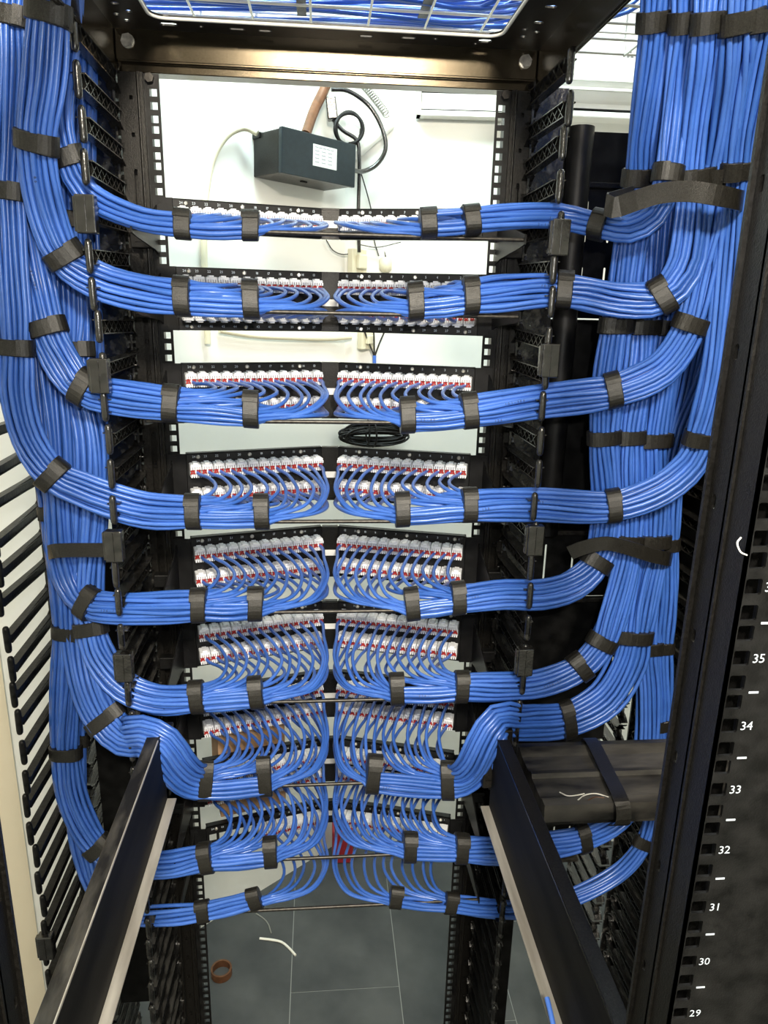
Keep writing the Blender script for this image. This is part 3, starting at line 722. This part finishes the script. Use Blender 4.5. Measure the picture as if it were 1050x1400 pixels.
def ribbon(name, pts, wdir, wd, th, m_, parent=None, label=None, cat='strap'):
    pts = crom(pts, .008); n = len(pts); mb = MB(); vs = []
    org = pts[0]
    for i, p in enumerate(pts):
        T = (pts[min(n-1, i+1)]-pts[max(0, i-1)]).normalized(); wv = wdir(i/(n-1)) if callable(wdir) else Vector(wdir)
        wv = (wv-T*wv.dot(T)).normalized(); nn = T.cross(wv).normalized()
        for a, b in ((-1, -1), (1, -1), (1, 1), (-1, 1)): vs.append(p-org+wv*(a*wd/2)+nn*(b*th/2))
    fs = [(0, 1, 2, 3), tuple(range(4*n-4, 4*n))[::-1]]
    for i in range(n-1):
        for k in range(4): fs.append((i*4+k, i*4+(k+1) % 4, i*4+4+(k+1) % 4, i*4+4+k))
    mb.add(vs, fs, 0, False); o = mb.build(name, m_, parent, org)
    if label: tag(o, label, cat)
    return o
zt_ = -.70+.040
s0 = atZ(806, 1012, zt_); s1 = atZ(832, 1060, zt_+.0005); s2 = atZ(850, 1097, zt_)
ribbon('strap', [s0+Vector((0, .010, -.020)), s0+Vector((0, .003, .001)), s1+Vector((0, 0, .002)), s2+Vector((0, 0, .001)), s2+Vector((.001, -.005, -.006)), s2+Vector((.002, -.006, -.028)), s2+Vector((.0, .010, -.043))], (1, 0, 0), .020, .0016, M_strap, None, 'wide black strap looped over the dusty crossbeam at right')
for nm, pts, m_, lab in (('wire_scrap', [(765,1083), (776,1088), (790,1087), (799,1085)], M_wire, 'short white wire scrap, leftmost on the dusty crossbeam'),
                    ('wire_scrap', [(790,1094), (800,1087), (815,1085), (832,1090)], M_wire, 'long white wire scrap beside the orange one on the dusty crossbeam'),
                    ('wire_scrap', [(804,1094), (814,1090), (826,1091)], M_copper, 'short orange wire scrap on the dusty crossbeam')):
    P = [atZ(x, y, -.70+.0365) for x, y in pts]
    tag(MB().tube(crom(P, .003), .0009, 6).build(nm, m_), lab, 'wire')
# wide straps holding several bundles together
def Pp(l): return [atY(*q) for q in l]
ribbon('wide_strap', Pp([(866,268,-.225), (838,276,-.245), (829,279,-.255), (838,284,-.262), (870,274,-.262), (905,264,-.262), (945,262,-.262), (985,268,-.262), (1008,273,-.25), (1016,275,-.215), (1018,275,-.17)]), (0, 0, 1), .0215, .0022, M_strap, None, 'long wide black strap across the upper right bundles, its free end pointing left')
ribbon('wide_strap', Pp([(779,756,-.14), (800,748,-.15), (830,743,-.160), (865,751,-.160), (890,759,-.155), (912,764,-.145), (918,765,-.12)]), (0, 0, 1), .020, .0022, M_strap, None, 'wide black strap across the right bundles above the bend of the fifth bundle')
ribbon('wide_strap', Pp([(66,756,-.09), (68,755,-.135), (76,753,-.155), (100,752,-.160), (130,752,-.160), (150,752,-.155), (157,752,-.135), (158,752,-.09)]), (0, 0, 1), .019, .0022, M_strap, None, 'wide grey-black strap across the left bundles at the height of the fifth panel')

# ================================================================ OVERHEAD TRAY
ZR = .42
t = thing('cable_tray', 'white wire mesh cable tray full of blue cables above the rack top opening', 'cable tray', (0, .2, ZR))
X0t, X1t, Y0t, Y1t = -.75, 1.5, -.02, .43
def wire(pts, r, m_, name): return MB().tube([Vector(p)-Vector((0, .2, ZR)) for p in pts], r, 6).build(name, m_, t)
ny = 7
for i in range(ny):
    y = Y0t+(Y1t-Y0t)*i/(ny-1); wire([(X0t, y, ZR), (.36, y, ZR)], .0024, M_wire, 'long_wire'); wire([(.36, y, ZR), (X1t, y, ZR)], .0024, M_galv, 'long_wire')
for zz in (.035, .07):
    for y in (Y0t, Y1t): wire([(X0t, y, ZR+zz), (X1t, y, ZR+zz)], .0022, M_wire, 'long_wire')
x = X0t+.03
while x < X1t:
    wire([(x, Y0t, ZR+.07), (x, Y0t, ZR-.003), (x+.001, Y1t, ZR-.003), (x, Y1t, ZR+.07)], .0022, M_wire if x < .36 else M_galv, 'cross_wire'); x += .0985
tc = thing('tray_cables', 'many blue cables lying in the white overhead wire tray', 'cables', (0, .2, ZR+.01))
for i in range(70):
    y = .005+.41*((i*.618) % 1); z = ZR+.008+.011*(i % 4)+random.uniform(0, .004); xe = .30+random.uniform(-.02, .22)
    pts = [(-.75, y+random.uniform(-.02, .02), z)] + [(xx, min(.422, max(0, y+.018*math.sin(xx*7+i)+random.uniform(-.006, .006))), z+random.uniform(-.002, .002)) for xx in (-.5, -.3, -.1, .1, .25)] + [(xe, y-.03, z+.02), (xe+.08, y-.12, z+.09), (xe+.11, y-.20, z+.25)]
    MB().tube([q-Vector((0, .2, ZR+.01)) for q in crom(pts, .05)], .0034, 6).build('cable', M_cable[i % 3], tc)
for xx, a in ((-.19, .02), (-.05, 0), (.0, 0), (.105, .03), (.185, 0)):
    tag(MB().bevbox(-.008, .008, -.075, .075, -.0012, .0012, .0005).build('strap', M_strap, tc), None); o = tc.children[-1] if False else bpy.data.objects[-1] if False else None
for xx, y, r in ((-.26, .10, .1), (-.045, .27, 0), (.08, .13, .4), (.155, .25, 0), (.0, .08, 0)):
    pass
sts = [o for o in tc.children if o.name.startswith('strap')]
for o, (xx, y, r) in zip(sts, ((-.26, .20, .1), (-.045, .27, 0), (.085, .16, .35), (.16, .25, 0), (-.15, .08, 0))):
    o.location = (xx, y-.2, -.0035); o.rotation_euler = (0, 0, r)

# ================================================================ THINGS ON THE WALL BEHIND
WN = Vector((.623, -.78, 0)).normalized(); WR = Vector((.78, .623, 0)).normalized(); W0 = Vector((.055, 1.06, 0))
def atW(px, py, off=0):
    d = ray(px, py); P = W0+WN*off; a = CAM+d*((P-CAM).dot(WN)/d.dot(WN))
    BN = Vector((-.0605, -.998, 0)).normalized(); P = W0+BN*off; b = CAM+d*((P-CAM).dot(BN)/d.dot(BN))
    return a if a.y < b.y else b
# junction box
D = .12; c0 = atW(385, 173, D); c1 = atW(485, 200, D); c2 = atW(385, 235, D)
wB = (c1-c0).dot(WR); hB = (c0-c2).z; o_ = Vector((c0.x, c0.y, c0.z-hB))-WN*D
t = thing('junction_box', 'black box with a white paper label hanging tilted on the wall above the panels', 'box', tuple(o_))
Rm = Matrix((WR, -WN, Vector((0, 0, 1)))).transposed().to_4x4() @ Matrix.Rotation(.03, 4, 'Y')
mb = MB(); mb.bevbox(0, wB, -D+.014, 0, 0, hB, .003, 0, Rm); mb.bevbox(-.004, .01, -.03, 0, hB-.012, hB+.002, .002, 0, Rm); mb.build('housing', M_coat, t)
mb = MB(); mb.bevbox(-.002, wB+.002, -D, -D+.013, -.002, hB+.002, .002, 0, Rm); mb.build('lid', M_box, t)
mb = MB(); lx = wB*.40; mb.box(lx, lx+wB*.33, -D-.0006, -D, hB*.30, hB*.80, 0, Rm); lb = mb.build('paper_label', M_white, t)
mb = MB()
for i in range(5):
    for j in range(3 if i else 5):
        zz = hB*(.74-.085*i); xx = lx+.006+j*(.020 if i else .012); mb.box(xx, xx+(.013 if i else .010), -D-.0009, -D-.0007, zz-.0012, zz+.0008, 0, Rm)
mb.build('printed_lines', mat('grey_print', (.35, .36, .38), .7), lb)
MB().box(wB*.42, wB*.50, -.07, -.064, -.003, 0, 0, Rm).build('latch', M_dark, t)
def tubes(name, pts, r, m_, label, cat, n=8, step=.01): 
    P = crom([p if isinstance(p, Vector) else atW(*p) for p in pts], step); o = P[0].copy()
    ob = MB().tube([p-o for p in P], r, n).build(name, m_, None, o); tag(ob, label, cat); return ob
tubes('pipe', [(418,184,.07), (430,150,.04), (445,118,.03), (460,70,.03)], .0125, M_copper, 'brown pipe rising from the black wall box up behind the top beam', 'pipe', 14)
tubes('hose', [(352,182,.05), (335,175,.03), (312,184,.02), (292,215,.012), (282,262,.012), (279,330,.012), (282,420,.012), (284,470,.012)], .0075, M_cream, 'pale curved hose leaving the left side of the black wall box', 'hose', 10)
t = thing('power_adapter', 'black power adapter brick hanging beside the brown pipe', 'adapter', tuple(atW(455, 165, .03)))
mb = MB(); mb.bevbox(-.013, .013, -.02, .012, 0, .052, .003, 0, Matrix.Rotation(-.12, 4, 'Y')); mb.build('adapter_body', M_plas, t)
MB().tube([(.006, -.004, .001), (.006, -.004, -.010)], .005, 10).build('cable_relief', M_plas, t)
tubes('power_cable', [(453,122,.03), (475,124,.05), (505,145,.05), (524,180,.05), (527,205,.05), (515,225,.05), (498,234,.06), (483,233,.09)], .0058, M_plas, 'thick black cable arching right from the pipe round to the box', 'cable')
coil = [(455,163,.03), (468,178,.04), (488,192,.05), (491,215,.05), (490,290,.05), (491,345,.04)]
tubes('power_cable', coil, .0050, M_plas, 'straight black cable dropping behind the topmost panel to the wall plug', 'cable')
pts = []
for i in range(60):
    a = i/60*2*PI*3.3; pts.append(atW(477+math.cos(a)*(17+i*.05), 176+math.sin(a)*(24-i*.06), .035+.0004*i))
tubes('coiled_cable', pts, .0042, M_panel, 'small upright coil of dark cable right of the power adapter', 'cable')
pts = []
for i in range(150):
    u = i/149; a = u*2*PI*17; c = atW(491+38*u, 112+45*u**1.2, .03); pts.append(c+WR*(math.cos(a)*.009)+Vector((0, 0, math.sin(a)*.006))+WN*(math.sin(a)*.006))
tubes('spiral_hose', pts, .0018, M_galv, 'grey coiled spring hose slanting down near the wall corner', 'hose', 6, .004)
tubes('thin_cable', [(494,238,.02), (500,258,.015), (508,290,.01), (512,330,.01), (518,350,.012)], .0018, M_plas, 'thin black wire running down behind the topmost panel', 'wire', 6)
tubes('thin_cable', [(446,328,.012), (455,342,.012), (470,348,.014), (484,345,.02)], .0016, M_plas, 'short thin wire sagging left of the upper wall plug', 'wire', 6)
tubes('thin_cable', [(490,334,.02), (515,338,.02), (548,331,.02)], .0016, M_plas, 'short thin wire reaching right of the upper wall plug', 'wire', 6)
tubes('trunking', [(536,170,.012), (510,192,.012), (484,215,.012)], .011, M_white, 'white pipe slanting down at the wall corner beside the spring hose', 'pipe', 12)
tubes('wall_cable', [(300,452,.012), (345,459,.012), (400,462,.012), (450,463,.012), (480,461,.015)], .0065, M_cream, 'pale cable running along the wall between the second and third panels', 'cable')
def outlet(px, py, w_, h_, lab, m_=M_cream, pins=True):
    c = atW(px, py, 0); t = thing('wall_plug', lab, 'plug', tuple(c))
    Rr = Matrix((WR, -WN, Vector((0, 0, 1)))).transposed().to_4x4()
    MB().bevbox(-w_/2, w_/2, -.022, 0, -h_/2, h_/2, .003, 0, Rr).build('plug_body', m_, t)
    MB().bevbox(-w_*.28, w_*.28, -.036, -.022, -h_*.2, h_*.3, .003, 0, Rr).build('socket', m_, t)
    return t
outlet(485, 360, .055, .075, 'beige wall plug just above the second panel'); outlet(497, 465, .05, .05, 'beige socket between the second and third panels')
c = atW(527, 362, 0); t = thing('sensor_cap', 'small cream rounded cap right of the upper beige plug', 'cap', tuple(c))
MB().tube([WN*0+Vector((0, 0, -.02)), Vector((0, 0, -.012)), Vector((0, 0, .012)), Vector((0, 0, .02))], lambda u: .018 if .2 < u < .8 else .011, 16).build('cap_body', M_cream, t); MB().tube([(0, 0, .02), (-.006, .004, .05)], .0022, 6).build('wire', M_plas, t)
for q, lab in (((498,452,.03), 'leftmost of three black leads meeting at the blue joint'), ((511,450,.03), 'middle of three black leads meeting at the blue joint'), ((525,455,.03), 'rightmost of three black leads meeting at the blue joint')):
    tubes('black_lead', [q, ((q[0]+512)/2, 470, .03), (512, 488, .03)], .0025, M_plas, lab, 'wire', 6)
tubes('cable_joint', [(512,486,.03), (512,500,.03), (513,520,.03)], .0055, M_cable[0], 'blue cable joint hanging just above the third panel', 'cable')
rng = random.Random(3); t = thing('coiled_wire', 'flattened coil of black wire hanging just below the third panel', 'wire coil', tuple(atW(512, 594, .04)))
o0 = Vector(t.location); pts = []
for i in range(420):
    a = i/420*2*PI*13; rx = 42+6*math.sin(i*.045)+rng.uniform(-.6, .6); ry = 9+5*math.sin(i*.031+1)
    pts.append(atW(511+math.cos(a)*rx, 594+math.sin(a)*ry+4*math.sin(i*.02), .04+.02*math.sin(a*1+i*.01))-o0)
MB().tube(pts, .0030, 6).build('wire_loops', M_panel, t)
MB().tube([atW(510+math.cos(a)*5, 594+math.sin(a)*17, .055+.02*math.cos(a))-o0 for a in [k*PI/8 for k in range(16)]], .0028, 6, closed=True).build('binding_turn', M_panel, t)
MB().tube([atW(503+math.cos(a)*2.5, 591+math.sin(a)*16, .062+.015*math.cos(a))-o0 for a in [k*PI/8 for k in range(16)]], .0026, 6, closed=True).build('binding_turn', M_panel, t)
# vent in the back wall
YWf = lambda x: 1.06-(x-.055)*.0606
v0 = atY(570, 122, 1.03); v1 = atY(700, 165, 1.02)
t = thing('wall_vent', 'white louvred vent set high in the back wall at right', 'vent', (v0.x, 1.024, v1.z)); t.rotation_euler = (0, 0, -.0605)
W_, H_ = .42, v0.z-v1.z+.05
mb = MB(); mb.box(0, W_, -.022, .02, 0, .012); mb.box(0, .010, -.022, .02, 0, H_); mb.box(W_-.01, W_, -.022, .02, 0, H_); mb.box(0, W_, -.022, .02, H_-.012, H_); mb.build('vent_frame', M_white, t)
MB().box(.01, W_-.01, -.001, .0, .012, H_-.012).build('vent_backing', M_dark, t)
for i in range(4):
    MB().box(.012, W_-.012, -.003, .0, -.018, .018).build('louvre', M_white, t); o = t.children[-1]
for i, o in enumerate([q for q in t.children if q.name.startswith('louvre')]): o.location = (0, -.010, .036+.040*i); o.rotation_euler = (.35, 0, 0)
# air conditioner high at the right
p0 = atY(763, 172, .78); p1 = atY(802, 67, .78)
t = thing('air_conditioner', 'white wall air conditioner with grey logo behind the rack at upper right', 'air conditioner', (p0.x-.06, .78, p0.z))
Wd = .85; Hh = p1.z-p0.z+.02
prof = [(0, .035), (-.0, .05), (-.012, .075), (-.02, Hh*.55), (-.02, Hh), (.0, Hh+.03), (.19, Hh+.03), (.19, 0), (.05, 0)]
mb = MB(); n = len(prof); vs = [(0, a, b) for a, b in prof]+[(Wd, a, b) for a, b in prof]
mb.add(vs, [tuple(range(n)), tuple(range(n, 2*n))[::-1]]+[(i, (i+1) % n, n+(i+1) % n, n+i) for i in range(n)]); mb.build('housing', M_white, t)
mb = MB(); mb.box(.05, Wd-.05, -.012, .02, .034, .037); mb.build('outlet_slot', M_dark, t)
MB().bevbox(.04, Wd-.04, -.020, .03, .016, .030, .003).build('air_flap', M_white, t)
MB().bevbox(.0, Wd, -.026, -.018, .072, .078, .001).build('body_ridge', M_white, t)
MB().bevbox(.0, Wd, -.026, -.019, Hh*.50, Hh*.50+.004, .001).build('body_ridge', M_white, t)
lp = atY(862, 75, .758); lx, lzz = lp.x-t.location.x, lp.z-t.location.z
M_logo = mat('grey_logo', (.16, .16, .17), .5); mb = MB(); s_ = .0068
def rh(cx, cz, a):
    ux, uz = math.sin(a), math.cos(a); vx, vz = math.cos(a), -math.sin(a)
    q = [(0, 0), (.5, .866/3*1), (1, 0), (.5, -.29)]
    mb.add([(cx+(ux*u+vx*v)*s_*1.5, -.0212, cz+(uz*u+vz*v)*s_*1.5) for u, v in q], [(0, 1, 2, 3)])
for a in (0, 2*PI/3, 4*PI/3): rh(lx, lzz, a)
text(mb, 'EL', (lx+.034, -.0212, lzz), (1, 0, 0), (0, 0, 1), .021)
mb.build('logo', M_logo, t, fix=False)

# ================================================================ LOW DOWN
t = thing('cardboard_box', 'brown cardboard box seen behind the lowest panels at left', 'box', (-.148, .082, ZTOP[8]+.002)); t.rotation_euler = (0, 0, .28)
MB().bevbox(-.060, .058, -.045, .045, 0, .165, .001).build('carton', M_card, t); MB().box(-.060, .058, -.0462, -.0452, .110, .112).build('flap_edge', M_tan, t)
def frame_(px, py, off): return atW(px, py, off)
a = atW(20, 1000, .004)
for nm, u0, u1, m_, lab in (('door_trim', .0, .055, M_wall, 'cream'), ('door_1', .058, .35, M_tan, 'tan')):
    q0 = Vector((a.x, a.y, 0))-WR*(u0+.012); q1 = Vector((a.x, a.y, 0))-WR*(u1+.012)
    slab(nm if nm != 'door_trim' else 'trim_1', (q0.x, q0.y), (q1.x, q1.y), .012, FZ, .6, mat(lab+'_paint', (.72, .64, .48) if lab == 'cream' else (.52, .40, .22), .7))
c = atZ(303, 1332, FZ)
t = MB(); N = 40
for i in range(N):
    a = 2*PI*i/N; b = 2*PI*(i+1)/N
    ring = [(math.cos(q)*r, math.sin(q)*r, z) for q in (a, b) for (r, z) in ((.024, 0), (.029, 0), (.029, .022), (.024, .022))]
    t.add(ring, [(0, 4, 5, 1), (1, 5, 6, 2), (2, 6, 7, 3), (3, 7, 4, 0)])
tag(t.build('tape_roll', M_copper, None, (c.x, c.y, FZ)), 'small brown tape roll standing on the grey floor tiles', 'tape roll')
for pts, r, m_, lab in (([(355,1283), (372,1285), (385,1288), (396,1297), (404,1306)], .0035, M_wire, 'white wire offcut on the floor beneath the lowest bar'),
                   ([(350,1249), (358,1254), (366,1262), (371,1276)], .0018, M_galv, 'thin grey wire offcut on the floor, just above the white one')):
    tag(MB().tube(crom([atZ(x, y, FZ+r) for x, y in pts], .01), r, 8).build('wire_offcut', m_), lab, 'wire')
c = atZ(468, 1172, FZ); t = thing('red_connector', 'red connector standing on the floor in the wall corner behind the lowest cables', 'connector', (c.x, c.y, FZ))
MB().bevbox(-.035, .035, -.03, .03, 0, .13, .006).build('connector_body', M_redp, t); MB().bevbox(-.025, .025, -.025, .025, .13, .155, .004).build('connector_cap', M_dark, t)
# small white hook on the numbered upright
P = [atY(*q) for q in ((1013,735,-.7365), (1008,742,-.738), (1012,754,-.739), (1021,759,-.7365))]
tag(MB().tube(crom(P, .001), .0005, 6).build('cable_tie_end', M_white), 'small white curved tie end on the numbered upright', 'cable tie')

#INSERT
# repeats share a group phrase (their labels still differ)
GROUPS = {'patch_panel': 'patch panels up the rack', 'lacing_bar': 'lacing bars in front of the panels', 'cable_bundle': 'strapped blue cable bundles', 'cable_manager': 'fingered cable managers beside the panels',
          'support_rail': 'rails running forward at the bottom', 'wide_strap': 'wide straps holding several bundles', 'wire_scrap': 'wire scraps on the crossbeam', 'wire_offcut': 'wire offcuts on the floor',
          'black_lead': 'three black leads at the blue joint', 'thin_cable': 'thin wires on the wall', 'wall_plug': 'beige plugs on the wall', 'power_cable': 'black power cables at the wall box'}
for o in list(C.objects):
    if o.parent is None and o.name.split('.')[0] in GROUPS and o.get('label'): o['group'] = GROUPS[o.name.split('.')[0]]
